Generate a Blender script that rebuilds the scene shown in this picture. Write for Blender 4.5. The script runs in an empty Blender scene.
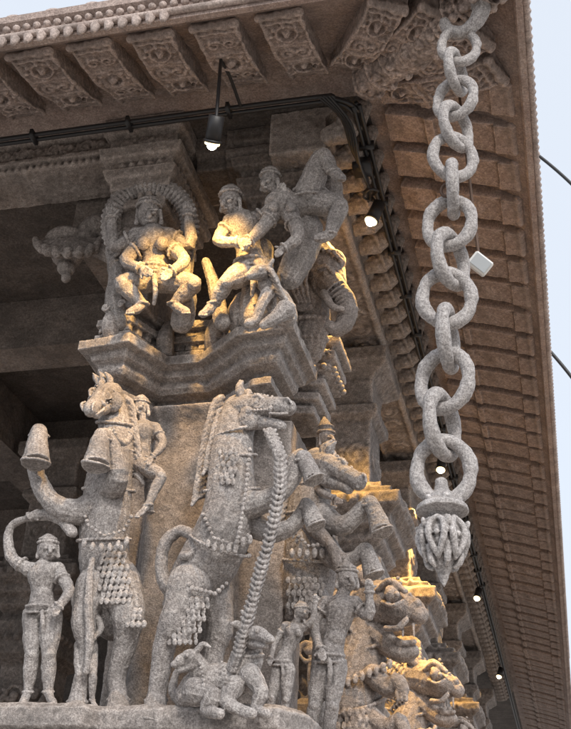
import bpy, math, random
import numpy as np
from mathutils import Vector, Matrix
random.seed(7)
SC=bpy.context.scene
COL=SC.collection
# ---------------------------------------------------------------- camera frame for image pixels
psi,pit,rol=[math.radians(v) for v in (15.1,29.66,3.0)]
FPX=1087.0
EYE=np.array((0,0,1.6))
h=np.array((-math.sin(psi),math.cos(psi),0))
Fw=h*math.cos(pit)+np.array((0,0,math.sin(pit)))
U0=-h*math.sin(pit)+np.array((0,0,math.cos(pit)))
R0=np.array((math.cos(psi),math.sin(psi),0))
Ri=math.cos(rol)*R0+math.sin(rol)*U0
Ui=-math.sin(rol)*R0+math.cos(rol)*U0
def on(x,y,Y):
    """point of the vertical plane Y hit by the camera ray through image pixel x,y ; returns point, metres per pixel"""
    d=Fw+(x-285.5)/FPX*Ri+(364.5-y)/FPX*Ui  # camera ray through an image pixel; positions are read as image coordinates
    t=Y/d[1]
    return EYE+d*t, t/FPX
# ---------------------------------------------------------------- geometry
def _sph(nu=14,nv=9):
    v=[(0,0,1)]
    for j in range(1,nv):
        th=math.pi*j/nv
        for i in range(nu):
            ph=2*math.pi*i/nu
            v.append((math.sin(th)*math.cos(ph),math.sin(th)*math.sin(ph),math.cos(th)))
    v.append((0,0,-1)); f=[]
    for i in range(nu): f.append((0,1+i,1+(i+1)%nu))
    for j in range(nv-2):
        a=1+j*nu;b=a+nu
        for i in range(nu): f.append((a+i,b+i,b+(i+1)%nu,a+(i+1)%nu))
    a=1+(nv-2)*nu;l=len(v)-1
    for i in range(nu): f.append((a+i,l,a+(i+1)%nu))
    return np.array(v),f
SPH=_sph(); SPL=_sph(8,6)
class Geo:
    def __init__(s): s.v=[];s.f=[];s.n=0
    def add(s,v,f):
        v=np.asarray(v,float)
        s.v.append(v); n=s.n
        s.f.extend([tuple(i+n for i in q) for q in f]); s.n+=len(v)
    def ball(s,c,r,ax=None,low=False):
        T=SPL if low else SPH
        r=np.array(r if hasattr(r,'__len__') else (r,r,r),float)
        v=T[0]*r
        if ax is not None: v=v@np.asarray(ax)
        s.add(v+np.asarray(c),T[1])
    def box(s,a,b):
        x0,y0,z0=a;x1,y1,z1=b
        v=[(x0,y0,z0),(x1,y0,z0),(x1,y1,z0),(x0,y1,z0),(x0,y0,z1),(x1,y0,z1),(x1,y1,z1),(x0,y1,z1)]
        s.add(v,[(0,3,2,1),(4,5,6,7),(0,1,5,4),(1,2,6,5),(2,3,7,6),(3,0,4,7)])
    def tube(s,P,R,n=12,smooth=4,cap=True,closed=False):
        P=[np.asarray(p,float) for p in P]; R=list(R) if hasattr(R,'__len__') else [R]*len(P)
        if smooth>1 and len(P)>2 and not closed:
            Q=[];S=[]
            for i in range(len(P)-1):
                p0=P[max(i-1,0)];p1=P[i];p2=P[i+1];p3=P[min(i+2,len(P)-1)]
                for k in range(smooth):
                    t=k/smooth
                    Q.append(.5*((2*p1)+(-p0+p2)*t+(2*p0-5*p1+4*p2-p3)*t*t+(-p0+3*p1-3*p2+p3)*t**3))
                    u=t*t*(3-2*t); S.append(R[i]*(1-u)+R[i+1]*u)
            Q.append(P[-1]);S.append(R[-1]);P=Q;R=S
        m=len(P)
        T=[]
        for i in range(m):
            a=P[(i-1)%m] if closed else P[max(i-1,0)]; b=P[(i+1)%m] if closed else P[min(i+1,m-1)]
            d=b-a; L=np.linalg.norm(d); T.append(d/L if L>1e-9 else np.array((0,0,1.)))
        u=np.cross(T[0],(0.31,.2,.93)); 
        if np.linalg.norm(u)<.2: u=np.cross(T[0],(1,0,0))
        u/=np.linalg.norm(u)
        rings=[]
        if cap and not closed:
            for a in (80,50,22): rings.append((P[0]-T[0]*R[0]*math.sin(math.radians(a)),R[0]*math.cos(math.radians(a)),T[0]))
        for i in range(m): rings.append((P[i],R[i],T[i]))
        if cap is True and not closed:
            for a in (22,50,80): rings.append((P[-1]+T[-1]*R[-1]*math.sin(math.radians(a)),R[-1]*math.cos(math.radians(a)),T[-1]))
        V=[]
        for c,r,t in rings:
            u=u-t*np.dot(u,t);u/=np.linalg.norm(u);w=np.cross(t,u)
            for k in range(n):
                a=2*math.pi*k/n
                V.append(c+r*(math.cos(a)*u+math.sin(a)*w))
        F=[];M=len(rings)
        for j in range(M if closed else M-1):
            a=j*n;b=((j+1)%M)*n
            for k in range(n): F.append((a+k,a+(k+1)%n,b+(k+1)%n,b+k))
        if not closed:
            F.append(tuple(range(n-1,-1,-1)));F.append(tuple((M-1)*n+k for k in range(n)))
        s.add(V,F)
    def ring(s,c,ax,R,r,n=20,m=8,sq=1.0):
        ax=np.asarray(ax,float);ax/=np.linalg.norm(ax)
        u=np.cross(ax,(0,0,1)); 
        if np.linalg.norm(u)<.1: u=np.array((1.,0,0))
        u/=np.linalg.norm(u);w=np.cross(ax,u)
        s.tube([np.asarray(c)+R*(math.cos(2*math.pi*i/n)*u+sq*math.sin(2*math.pi*i/n)*w) for i in range(n)],r,n=m,smooth=1,closed=True)
    def lathe(s,c,prof,n=32,lob=0,amp=0):
        V=[];F=[]
        for z,r in prof:
            for k in range(n):
                a=2*math.pi*k/n; rr=r*(1+amp*math.cos(lob*a))
                V.append((c[0]+rr*math.cos(a),c[1]+rr*math.sin(a),c[2]+z))
        for j in range(len(prof)-1):
            for k in range(n): F.append((j*n+k,j*n+(k+1)%n,(j+1)*n+(k+1)%n,(j+1)*n+k))
        F.append(tuple(range(n-1,-1,-1)));F.append(tuple((len(prof)-1)*n+k for k in range(n)))
        s.add(V,F)
    def sweep(s,path,prof,closed=True,loop=False):
        path=[np.array(p,float) for p in path];m=len(path)
        N=[]
        for i in range(m):
            def nr(a,b):
                d=b-a;d/=np.linalg.norm(d);return np.array((d[1],-d[0]))
            if closed: n1=nr(path[i-1],path[i]);n2=nr(path[i],path[(i+1)%m])
            else:
                n1=nr(path[max(i-1,0)],path[max(i-1,0)+1]);n2=nr(path[min(i,m-2)],path[min(i,m-2)+1])
            q=n1+n2; N.append(q/(1+np.dot(n1,n2)))
        V=[];F=[]
        for o,z in prof:
            for i in range(m):
                p=path[i]+N[i]*o; V.append((p[0],p[1],z))
        K=len(prof)
        for j in range(K if loop else K-1):
            for i in range(m if closed else m-1):
                a=j*m+i;b=j*m+(i+1)%m;c=((j+1)%K)*m+(i+1)%m;d=((j+1)%K)*m+i
                F.append((a,b,c,d))
        if closed and not loop:
            F.append(tuple(range(m-1,-1,-1)));F.append(tuple((K-1)*m+k for k in range(m)))
        if loop and not closed:
            F.append(tuple(j*m for j in range(K)));F.append(tuple(j*m+m-1 for j in range(K-1,-1,-1)))
        s.add(V,F)
TEX={}
def tex(kind,sc):
    k=(kind,sc)
    if k not in TEX:
        t=bpy.data.textures.new('t',kind); t.noise_scale=sc
        if kind=='CLOUDS': t.noise_depth=3
        TEX[k]=t
    return TEX[k]
def mkobj(name,geo,mat,voxel=None,smooth=1,disp=0.0,shade=True,dscale=.05):
    me=bpy.data.meshes.new(name)
    me.from_pydata(np.vstack(geo.v).tolist(),[],geo.f)
    me.update()
    ob=bpy.data.objects.new(name,me);COL.objects.link(ob)
    if voxel:
        m=ob.modifiers.new('r','REMESH');m.mode='VOXEL';m.voxel_size=voxel;m.use_smooth_shade=True
        if smooth:
            m=ob.modifiers.new('s','SMOOTH');m.iterations=smooth;m.factor=.5
        if disp:
            m=ob.modifiers.new('d','DISPLACE');m.texture=tex('CLOUDS',dscale);m.strength=disp;m.mid_level=.5;m.texture_coords='GLOBAL'
            m=ob.modifiers.new('d','DISPLACE');m.texture=tex('CLOUDS',dscale*4);m.strength=disp*1.8;m.mid_level=.5;m.texture_coords='GLOBAL'
        dg=bpy.context.evaluated_depsgraph_get();dg.update()
        nm=bpy.data.meshes.new_from_object(ob.evaluated_get(dg))
        ob.modifiers.clear();ob.data=nm;bpy.data.meshes.remove(me);me=nm;me.name=name
    me.materials.clear();me.materials.append(mat)
    if shade:
        me.polygons.foreach_set('use_smooth',[True]*len(me.polygons))
    return ob
def top(ob,label,cat,group=None):
    ob["label"]=label;ob["category"]=cat
    if group: ob["group"]=group
    return ob
def child(ob,par):
    ob.parent=par; ob.matrix_parent_inverse=Matrix.Translation(-par.location); return ob
def empty(name,loc=(0,0,0)):
    e=bpy.data.objects.new(name,None);e.location=loc;COL.objects.link(e);e.empty_display_size=.2;return e
# ---------------------------------------------------------------- materials
def stone(name,c1,c2,spk=.5,scale=90,bump=.5,relief=0,crease_shade=1.0,grime=.45):
    m=bpy.data.materials.new(name);m.use_nodes=True;nt=m.node_tree;N=nt.nodes;L=nt.links
    b=N['Principled BSDF'];b.inputs['Roughness'].default_value=.82
    b.inputs['Specular IOR Level'].default_value=.3
    tc=N.new('ShaderNodeTexCoord')
    def noise(s,d=4,r=.6):
        n=N.new('ShaderNodeTexNoise');n.inputs['Scale'].default_value=s;n.inputs['Detail'].default_value=d;n.inputs['Roughness'].default_value=r
        L.new(tc.outputs['Object'],n.inputs['Vector']);return n
    def ramp(a,b_,ca,cb):
        r=N.new('ShaderNodeValToRGB');r.color_ramp.elements[0].position=a;r.color_ramp.elements[1].position=b_
        r.color_ramp.elements[0].color=(*ca,1);r.color_ramp.elements[1].color=(*cb,1);return r
    def mix(t,f,A,B):
        x=N.new('ShaderNodeMix');x.data_type='RGBA';x.blend_type=t
        if isinstance(f,float): x.inputs[0].default_value=f
        else: L.new(f,x.inputs[0])
        for i,q in ((6,A),(7,B)):
            if isinstance(q,tuple): x.inputs[i].default_value=(*q,1)
            else: L.new(q,x.inputs[i])
        return x.outputs[2]
    n1=noise(2.3,6,.7);r1=ramp(.38,.62,c1,c2);L.new(n1.outputs['Fac'],r1.inputs[0])
    n2=noise(scale,2,.85);r2=ramp(.38,.64,(.42,.41,.41),(1.5,1.5,1.5));L.new(n2.outputs['Fac'],r2.inputs[0])
    n5=noise(26,5,.75);r5=ramp(.4,.6,(.76,.74,.73),(1.16,1.16,1.16));L.new(n5.outputs['Fac'],r5.inputs[0])
    col=mix('MULTIPLY',spk,r1.outputs[0],r2.outputs[0])
    col=mix('MULTIPLY',.7,col,r5.outputs[0])
    n3=noise(3.6,7,.72);r3=ramp(.47,.6,(0,0,0),(1,1,1));L.new(n3.outputs['Fac'],r3.inputs[0])
    g=N.new('ShaderNodeMath');g.operation='MULTIPLY';g.inputs[1].default_value=grime;L.new(r3.outputs[0],g.inputs[0])
    col=mix('MIX',g.outputs[0],col,tuple(.42*x+.02 for x in c1))
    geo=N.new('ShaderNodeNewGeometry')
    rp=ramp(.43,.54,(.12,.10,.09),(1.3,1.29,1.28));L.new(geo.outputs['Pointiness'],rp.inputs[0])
    if crease_shade: col=mix('MULTIPLY',float(crease_shade)*.92,col,rp.outputs[0])  # occlusion-like crease shade and lit edges painted into the colour
    L.new(col,b.inputs['Base Color'])
    h1=n2.outputs['Fac'];n4=noise(22,4,.6)
    ad=N.new('ShaderNodeMath');ad.operation='MULTIPLY_ADD';ad.inputs[1].default_value=1.5;L.new(n4.outputs['Fac'],ad.inputs[0]);L.new(h1,ad.inputs[2])
    hh=ad.outputs[0]
    if relief:
        vo=N.new('ShaderNodeTexVoronoi');vo.feature='SMOOTH_F1';vo.inputs['Scale'].default_value=relief;L.new(tc.outputs['Object'],vo.inputs['Vector'])
        a2=N.new('ShaderNodeMath');a2.operation='MULTIPLY_ADD';a2.inputs[1].default_value=-3.5;L.new(vo.outputs['Distance'],a2.inputs[0]);L.new(hh,a2.inputs[2]);hh=a2.outputs[0]
    bp=N.new('ShaderNodeBump');bp.inputs['Strength'].default_value=bump;bp.inputs['Distance'].default_value=.012
    L.new(hh,bp.inputs['Height']);L.new(bp.outputs[0],b.inputs['Normal'])
    return m
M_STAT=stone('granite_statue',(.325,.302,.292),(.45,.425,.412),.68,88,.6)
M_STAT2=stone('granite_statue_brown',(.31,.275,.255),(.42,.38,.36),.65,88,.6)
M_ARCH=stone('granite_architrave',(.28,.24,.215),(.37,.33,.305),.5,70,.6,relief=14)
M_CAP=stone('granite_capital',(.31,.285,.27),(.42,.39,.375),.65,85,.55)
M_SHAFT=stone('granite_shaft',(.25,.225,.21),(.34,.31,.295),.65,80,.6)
M_EAVE=stone('granite_eave',(.29,.225,.20),(.37,.305,.275),.5,60,.6,crease_shade=.8)
M_EAVR=stone('granite_eave_carved',(.32,.26,.235),(.43,.365,.335),.5,60,.6,relief=0,crease_shade=1.0,grime=.6)
M_RIB=stone('granite_soffit_rib',(.32,.25,.22),(.42,.345,.31),.5,60,.6,relief=0,crease_shade=.9,grime=.55)
M_DARK=stone('granite_hall_shade',(.08,.069,.062),(.125,.108,.099),.5,40,.6,relief=9,crease_shade=.5)  # stone colour darkened to paint in the hall's shade
M_INNER=stone('granite_recess_shade',(.14,.12,.108),(.21,.182,.165),.5,40,.6,relief=9,crease_shade=.6)  # darker copy of the stone; shade of recess and hall is in the colour
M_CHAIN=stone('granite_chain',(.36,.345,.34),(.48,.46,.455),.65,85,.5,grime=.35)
M_GRND=stone('paving',(.38,.35,.31),(.46,.42,.38),.4,30,.4,crease_shade=0)
def plain(name,c,rough=.5,metal=0,em=None,es=0):
    m=bpy.data.materials.new(name);m.use_nodes=True;b=m.node_tree.nodes['Principled BSDF']
    b.inputs['Base Color'].default_value=(*c,1);b.inputs['Roughness'].default_value=rough;b.inputs['Metallic'].default_value=metal
    if em: b.inputs['Emission Color'].default_value=(*em,1);b.inputs['Emission Strength'].default_value=es
    n=m.node_tree.nodes.new('ShaderNodeTexNoise');n.inputs['Scale'].default_value=40
    bp=m.node_tree.nodes.new('ShaderNodeBump');bp.inputs['Strength'].default_value=.15;bp.inputs['Distance'].default_value=.01
    m.node_tree.links.new(n.outputs['Fac'],bp.inputs['Height']);m.node_tree.links.new(bp.outputs[0],b.inputs['Normal'])
    return m
M_BLACK=plain('black_conduit',(.018,.017,.018),.45)
M_LAMP=plain('lit_bulb',(1,.9,.7),.4,0,(1,.72,.34),5)
M_LAMP2=plain('lit_bulb_core',(1,.95,.85),.4,0,(1,.9,.7),16)
M_WHITE=plain('white_housing',(.75,.75,.73),.4)
M_GLASS=plain('floodlight_glass',(.45,.48,.5),.15)
M_IRON=plain('rusty_iron',(.12,.08,.06),.7,.6)
# ---------------------------------------------------------------- figures
class Fig:
    def __init__(s,Y): s.Y=Y;s.g=Geo();s.parts={};s.cur=s.g
    def part(s,n):
        if n is None: s.cur=s.g
        else: s.cur=s.parts.setdefault(n,Geo())
    def p(s,x,y,w=0): return on(x,y,s.Y-w)
    def tube(s,pts,n=12,sm=4,cap=True):
        P=[];R=[]
        for q in pts:
            c,m=s.p(q[0],q[1],q[2]);P.append(c);R.append(q[3]*m)
        s.cur.tube(P,R,n=n,smooth=sm,cap=cap)
    def ball(s,x,y,w,rx,ry=None,rd=None,ang=0):
        c,m=s.p(x,y,w);ry=ry or rx;rd=rd or rx
        a=math.radians(ang)
        ax=np.array([(math.cos(a),0,math.sin(a)),(0,1,0),(-math.sin(a),0,math.cos(a))])
        s.cur.ball(c,(rx*m,rd*m,ry*m*1.08),ax)
    def beads(s,pts,r,step):
        P=[np.array(q,float) for q in pts]
        for i in range(len(P)-1):
            L=np.linalg.norm((P[i+1]-P[i])[:2]);k=max(1,int(L/step))
            for j in range(k):
                q=P[i]+(P[i+1]-P[i])*j/k;c,m=s.p(*q);s.cur.ball(c,r*m,low=True)
    def collar(s,x,y,w,R,r,ang=0,tilt=.25,bead=True):
        c,m=s.p(x,y,w);a=math.radians(ang)
        nx=np.array((math.sin(a),-tilt,math.cos(a)))
        s.cur.ring(c,nx,R*m,r*m,n=24,m=6)
        if bead:
            nx/=np.linalg.norm(nx);u=np.cross(nx,(0,1,0));u/=np.linalg.norm(u);v=np.cross(nx,u)
            k=max(8,int(2*math.pi*R/(r*2.6)))
            for i in range(k):
                t=2*math.pi*i/k;s.cur.ball(c+(R+r*.4)*m*(math.cos(t)*u+math.sin(t)*v),r*.95*m,low=True)
    def done(s,name,label,cat='statue',mat=None,voxel=.0066,group=None,smooth=1,disp=.0075):
        ob=mkobj(name,s.g,mat or M_STAT,voxel,smooth,disp,dscale=.04)
        top(ob,label,cat,group)
        for k,g in s.parts.items():
            c=mkobj(k,g,mat or M_STAT,voxel*.9,1,disp,dscale=.04);c.parent=ob
        return ob
def human(F,hd,hr,ch,wa,hp,arms,legs,face=(0.,0.,1.),crown=1,fem=False,fat=1.0,sash=True):
    m=F.p(*hd)[1]; W=lambda k:k*hr*m
    x,y,w=hd;fx,fy,fw=face;ft=fat
    F.part(None)
    F.ball(x,y,w,hr*.86,hr*1.06,hr*.95)
    F.ball(x+fx*hr*.35,y+hr*.45,w+W(.25*fw),hr*.64,hr*.6,hr*.6)
    nx,nw=x+fx*hr*.95,w+W(.98*fw)
    F.tube([(x+fx*hr*.8,y-hr*.25,w+W(.85*fw),hr*.14),(nx+fx*hr*.12,y+hr*.18,nw+W(.1),hr*.24)],8,1)
    px,pw=fw,-fx
    for sg in (-1,1):
        F.ball(x+fx*hr*.72+px*sg*hr*.36,y-hr*.08,w+W(.78*fw+pw*sg*.36),hr*.22,hr*.13,hr*.18)
        F.tube([(x+fx*hr*.72+px*sg*hr*.15,y-hr*.3,w+W(.84*fw+pw*sg*.15),hr*.1),(x+fx*hr*.6+px*sg*hr*.6,y-hr*.34,w+W(.68*fw+pw*sg*.6),hr*.1)],6,1)
        F.tube([(x+px*sg*hr*.86,y-hr*.25,w+W(pw*sg*.86),hr*.17),(x+px*sg*hr*.92,y+hr*.3,w+W(pw*sg*.92),hr*.14),(x+px*sg*hr*.95,y+hr*.7,w+W(pw*sg*.95),hr*.2)],8,2)
    F.tube([(x+fx*hr*.85-px*hr*.22,y+hr*.5,w+W(.86*fw-pw*.22),hr*.13),(x+fx*hr*.85+px*hr*.22,y+hr*.5,w+W(.86*fw+pw*.22),hr*.13)],6,1)
    c0=(ch[0],ch[1]-hr*.9,ch[2])
    F.tube([(x,y+hr*.5,w,hr*.5),(c0[0],c0[1],c0[2],hr*.54),(ch[0],ch[1],ch[2],hr*.8)],12,3)
    F.tube([(c0[0],c0[1]+hr*.4,c0[2],hr*.8*ft),(ch[0],ch[1],ch[2]+W(.1),hr*1.12*ft),(wa[0],wa[1],wa[2],hr*.78*ft),(hp[0],hp[1],hp[2],hr*1.05*ft),(hp[0],hp[1]+hr*.4,hp[2],hr*.8*ft)],14,4)
    if fem:
        for sg in (-1,1): F.ball(ch[0]+sg*hr*.55*(fw*.5+.5)*ft,ch[1]+hr*.1,ch[2]+W(.85*ft),hr*.52)
    else:
        F.ball(wa[0],wa[1]+hr*.2,wa[2]+W(.35),hr*.68*ft)
    for A in arms:
        sh=A[0]
        F.tube([(c0[0],c0[1]+hr*.35,c0[2],hr*.55*ft),(sh[0],sh[1],sh[2],hr*.58*ft)],10,1)
        R=[.5,.42,.29,.24]
        F.tube([(*a,hr*R[i]*ft) for i,a in enumerate(A)],10,4)
        a,b=np.array(A[-2],float),np.array(A[-1],float);d=(b-a);L=math.hypot(d[0],d[1])+1e-6
        d=d/L; pc=b+d*hr*.35
        F.ball(pc[0],pc[1],pc[2],hr*.34,hr*.36,hr*.24)
        for k,(o,l) in enumerate(((-.26,.62),(-.09,.75),(.09,.7),(.25,.5))):
            q0=pc+np.array((-d[1],d[0],0))*o*hr
            q1=q0+d*hr*l*.55;q2=q0+d*hr*l*.95
            F.tube([(q0[0],q0[1],q0[2],hr*.14),(q1[0],q1[1],q1[2]+W(.12),hr*.13),(q2[0],q2[1],q2[2]+W(.02),hr*.11)],6,1)
        q0=pc+np.array((-d[1],d[0],0))*.28*hr-d*hr*.1;q1=q0+np.array((-d[1],d[0],0))*.3*hr+d*hr*.25
        F.tube([(*q0,hr*.14),(*q1,hr*.12)],6,1)
        mid=(np.array(A[0])*.55+np.array(A[1])*.45);dd=np.array(A[1],float)-np.array(A[0]);F.collar(mid[0],mid[1],mid[2],hr*.5*ft,hr*.13,math.degrees(math.atan2(dd[0],-dd[1])),.2)
        F.collar(b[0],b[1],b[2],hr*.32*ft,hr*.12,math.degrees(math.atan2(d[0],-d[1])),.2)
    for G in legs:
        hp_,kn,an=[np.array(v,float) for v in G[:3]]
        cf=kn*.62+an*.38
        F.tube([(*hp_,hr*.85*ft),(*(hp_*.5+kn*.5),hr*.76*ft),(*kn,hr*.52*ft),(*cf,hr*.52*ft),(*an,hr*.33*ft)],12,4)
        F.ball(kn[0],kn[1],kn[2]+W(.25),hr*.44*ft)
        if len(G)>3:
            to=np.array(G[3],float)
            F.tube([(*an,hr*.33*ft),(*((an+to)/2+np.array((0,hr*.12,0))),hr*.33*ft),(*to,hr*.27*ft)],8,2)
            for k in range(4):
                F.tube([(to[0]+(k-1.5)*hr*.15,to[1],to[2],hr*.11),(to[0]+(k-1.5)*hr*.19,to[1]+hr*.1,to[2]+W(.25),hr*.1)],6,1)
        F.collar(an[0],an[1],an[2],hr*.38*ft,hr*.12,0,.2)
    for k,(o,r) in enumerate(((.35,.66),(.1,.95))):
        F.collar(c0[0],c0[1]+hr*(.45+k*.3),c0[2]+W(.2),hr*r*ft,hr*.12,0,.8)
    F.collar(hp[0],hp[1]-hr*.35,hp[2],hr*1.04*ft,hr*.15,0,.15);F.collar(hp[0],hp[1]+hr*.1,hp[2],hr*1.12*ft,hr*.13,0,.3)
    if sash: F.tube([(hp[0],hp[1],hp[2]+W(1*ft),hr*.2),(hp[0]+hr*.1,hp[1]+hr*1.2,hp[2]+W(1.0*ft),hr*.24),(hp[0],hp[1]+hr*2.2,hp[2]+W(.8),hr*.16)],8,2)
    if crown:
        F.part('headdress')
        k=1 if crown==1 else .45
        F.collar(x,y-hr*.55,w,hr*.88,hr*.14,0,.15)
        F.tube([(x,y-hr*.6,w,hr*.84),(x-fx*hr*.1,y-hr*(.6+.5*k),w,hr*.78),(x-fx*hr*.2,y-hr*(.6+1.0*k),w-W(.05),hr*.55),(x-fx*hr*.25,y-hr*(.6+1.35*k),w-W(.1),hr*.28)],12,3)
        F.collar(x,y-hr*(.6+.6*k),w,hr*.76,hr*.1,0,.15)
    F.part(None)
def horse_head(F,x,y,w,ang,L,fl=1,dw=.3,ears=True,gape=0.0,fs=1.0):
    """fs <1 turns the head toward the front of the pillar"""
    a=math.radians(ang);m=F.p(x,y,w)[1];sx=math.sqrt(max(0,1-fs*fs))
    def q(u,v,ww=0,r=None):
        X=x+fl*L*(u*fs*math.cos(a)+v*math.sin(a))+ww*sx*L;Y=y+L*(u*math.sin(a)*(1 if fs>.9 else 1.2)-v*math.cos(a))
        t=(X,Y,w+dw*u+ww*fs*L*m)
        return t+(r*L,) if r is not None else t
    F.tube([q(-.1,-.1,0,.31),q(.12,-.02,0,.32),q(.36,.0,0,.27),q(.62,.0,0,.22),q(.85,.0,0,.205),q(.98,-.03,0,.185)],14,4)
    F.tube([q(.08,-.26,0,.24),q(.36,-.28-gape*.3,0,.165),q(.62,-.25-gape*.8,0,.125),q(.82,-.24-gape*1.2,0,.12)],10,4)
    for s in (-1,1):
        F.ball(*q(.18,-.2,s*.2),L*.26,L*.28,L*.16)
        F.ball(*q(.34,.12,s*.22),L*.10)
        F.tube([q(.2,.19,s*.22,.05),q(.35,.25,s*.25,.055),q(.5,.14,s*.21,.04)],8,3)
        F.tube([q(.24,.04,s*.27,.03),q(.34,-.01,s*.28,.035),q(.46,.05,s*.23,.03)],8,3)
        F.ball(*q(.95,.07,s*.13),L*.085);F.tube([q(.84,.15,s*.16,.03),q(.98,.16,s*.19,.04),q(1.08,.03,s*.16,.035)],6,3)
        F.tube([q(.96,-.15,s*.13,.04),q(.78,-.15,s*.19,.035),q(.58,-.13,s*.2,.025)],6,3)
        if ears: F.tube([q(.0,.22,s*.17,.09),q(-.04,.38,s*.22,.10),q(.02,.56,s*.2,.035)],8,3)
    F.part('bridle')
    def band(u,v0,v1,rw,r=.028):
        N=22;P=[]
        for i in range(N):
            t=2*math.pi*i/N
            P.append(q(u+.03*math.cos(t),(v0+v1)/2+(v1-v0)/2*math.cos(t),rw*math.sin(t)))
        for i in range(N):
            c,mm=F.p(*P[i]);F.cur.ball(c,r*1.1*L*mm,low=True)
        F.cur.tube([F.p(*z)[0] for z in P],r*L*m,n=6,smooth=1,closed=True)
    band(.62,-.22,.225,.23);band(.1,-.48,.33,.35)
    for s in (-1,1):
        F.beads([q(.12,-.05,s*.36),q(.4,-.06,s*.29),q(.62,-.04,s*.23)],L*.035,L*.065)
        F.beads([q(.15,.31,s*.08),q(.42,.27,s*.06),q(.62,.225,s*.02)],L*.035,L*.065)
        F.ball(*q(.14,-.05,s*.37),L*.08,L*.08,L*.05);F.ball(*q(.62,-.02,s*.23),L*.06,L*.06,L*.05)
    F.ball(*q(.14,.29,0),L*.1,L*.12,L*.09);F.tube([q(.02,.3,0,.11),q(-.05,.44,0,.09),q(-.02,.56,0,.04)],8,3)
    F.part(None)
def hoof(F,a,b,c):
    mid=tuple((np.array(b)*.45+np.array(c)*.55))
    F.tube([a,b,mid,c],16,3,cap='start')
    F.collar(c[0],c[1]-1,c[2],c[3]*.96,c[3]*.10,math.degrees(math.atan2(a[0]-c[0],c[1]-a[1])),.15,False)
    F.collar(a[0],a[1]+4,a[2],a[3]*1.08,a[3]*.18,0,.2)
def mane(F,pts,r,step,side=1):
    P=[np.array(p,float) for p in pts]
    for i in range(len(P)-1):
        L=np.linalg.norm((P[i+1]-P[i])[:2]);k=max(1,int(L/step))
        for j in range(k):
            q=P[i]+(P[i+1]-P[i])*j/k
            F.tube([(q[0],q[1],q[2],r),(q[0]+side*r*1.6,q[1]+r*.9,q[2]+.05,r*.85),(q[0]+side*r*2.6,q[1]+r*2.6,q[2]+.06,r*.5)],6,2)
def scales(F,x0,y0,nx,ny,dx,dy,w,r,curve=.03,slx=0):
    for j in range(ny):
        for k in range(nx):
            F.ball(x0+(k+.5*(j%2))*dx+slx*j,y0+j*dy,w-curve*(abs(k-nx/2)/nx*2)**2,r,r*1.3,r*.5)
# ======== horse by the outer corner
F=Fig(7.0)
F.tube([(112,404,.02,14),(115,430,.06,17),(111,465,.1,22),(106,510,.1,25),(104,555,.06,25),(108,595,-.02,24),(114,620,-.05,21)],16)
F.tube([(118,580,.05,22),(128,612,.1,18),(125,645,.05,12),(117,675,.02,9.5),(118,698,.02,9.5)],14)
hoof(F,(118,696,.03,9.5),(118,704,.06,11),(118,716,.1,14))
F.tube([(95,585,.1,19),(84,620,.16,13),(88,652,.14,9.5),(81,682,.12,8),(78,700,.12,8.5)],14)
hoof(F,(78,698,.12,9),(77,706,.14,10),(76,716,.18,12))
F.tube([(96,508,.15,18),(72,512,.26,13),(50,500,.3,10),(37,476,.27,8.5),(34,450,.27,8.5),(38,434,.33,8.5)],12)
hoof(F,(39,432,.38,8.5),(38,442,.42,10),(36,463,.46,15))
F.tube([(108,490,.18,16),(118,478,.34,11),(115,452,.34,8.5),(105,436,.36,8.5)],12)
hoof(F,(102,436,.42,8.5),(99,446,.46,10),(96,466,.5,14.5))
horse_head(F,108,392,.10,24,37,-1,.36,fs=.55)
mane(F,[(124,398,-.02),(130,440,0),(133,480,0)],4,6,1)
F.part('harness')
for (X,Y,R,a) in ((115,424,17.5,8),(113,450,20,6),(109,490,25,5),(104,540,25.5,0)): F.collar(X,Y,.08,R,1.8,a,.35)
scales(F,88,548,7,9,5.5,6.6,.235,2.9,.05,1)
F.beads([(80,500,.25),(88,525,.3),(104,536,.3),(124,530,.25),(134,512,.15)],2.2,4.2)
for k in range(6): F.ball(84+k*8.5,543+5*math.sin(k*.7),.3,3,5,2.6)
scales(F,104,592,6,6,5.4,6.4,.19,2.9,.05,2)
F.tube([(92,560,.26,3.5),(88,600,.27,4.5),(90,640,.25,4.5),(86,672,.21,3.5)],8)
F.part(None)
F.done('rearing_horse_statue','rearing granite horse with raised hooves carved on pillar')
F=Fig(7.05)
human(F,(141,408,0.0),9.5,(144,432,0.0),(143,448,0),(141,465,.02),[[(133,426,.05),(124,444,.2),(114,436,.32)],[(155,428,.0),(163,444,.05),(153,456,.15)]],[[(143,466,.08),(161,476,.2),(148,505,.25),(137,516,.3)],[(138,466,-.05),(150,480,-.1),(150,512,-.12)]],face=(-.5,0,.85),fat=1.15,crown=2)
F.done('rider_statue','stone rider seated on the rearing horse',)
F=Fig(6.8)
human(F,(48,549,0.0),11,(43,576,0.0),(42,593,0),(42,611,0),[[(30,570,0),(11,556,.02),(10,528,.02),(30,517,.05)],[(57,570,0),(69,590,.05),(59,606,.12)]],[[(34,616,0),(32,655,.04),(28,692,0),(22,704,.08)],[(51,616,0),(49,655,.04),(48,692,0),(54,704,.08)]],face=(.2,0,.98),fat=1.3,crown=2)
F.tube([(30,517,.05,5),(46,515,.03,6),(62,520,.03,6),(72,532,.05,6)],8)
F.done('attendant_statue','small standing granite attendant raising one arm')
F=Fig(6.88)
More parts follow.
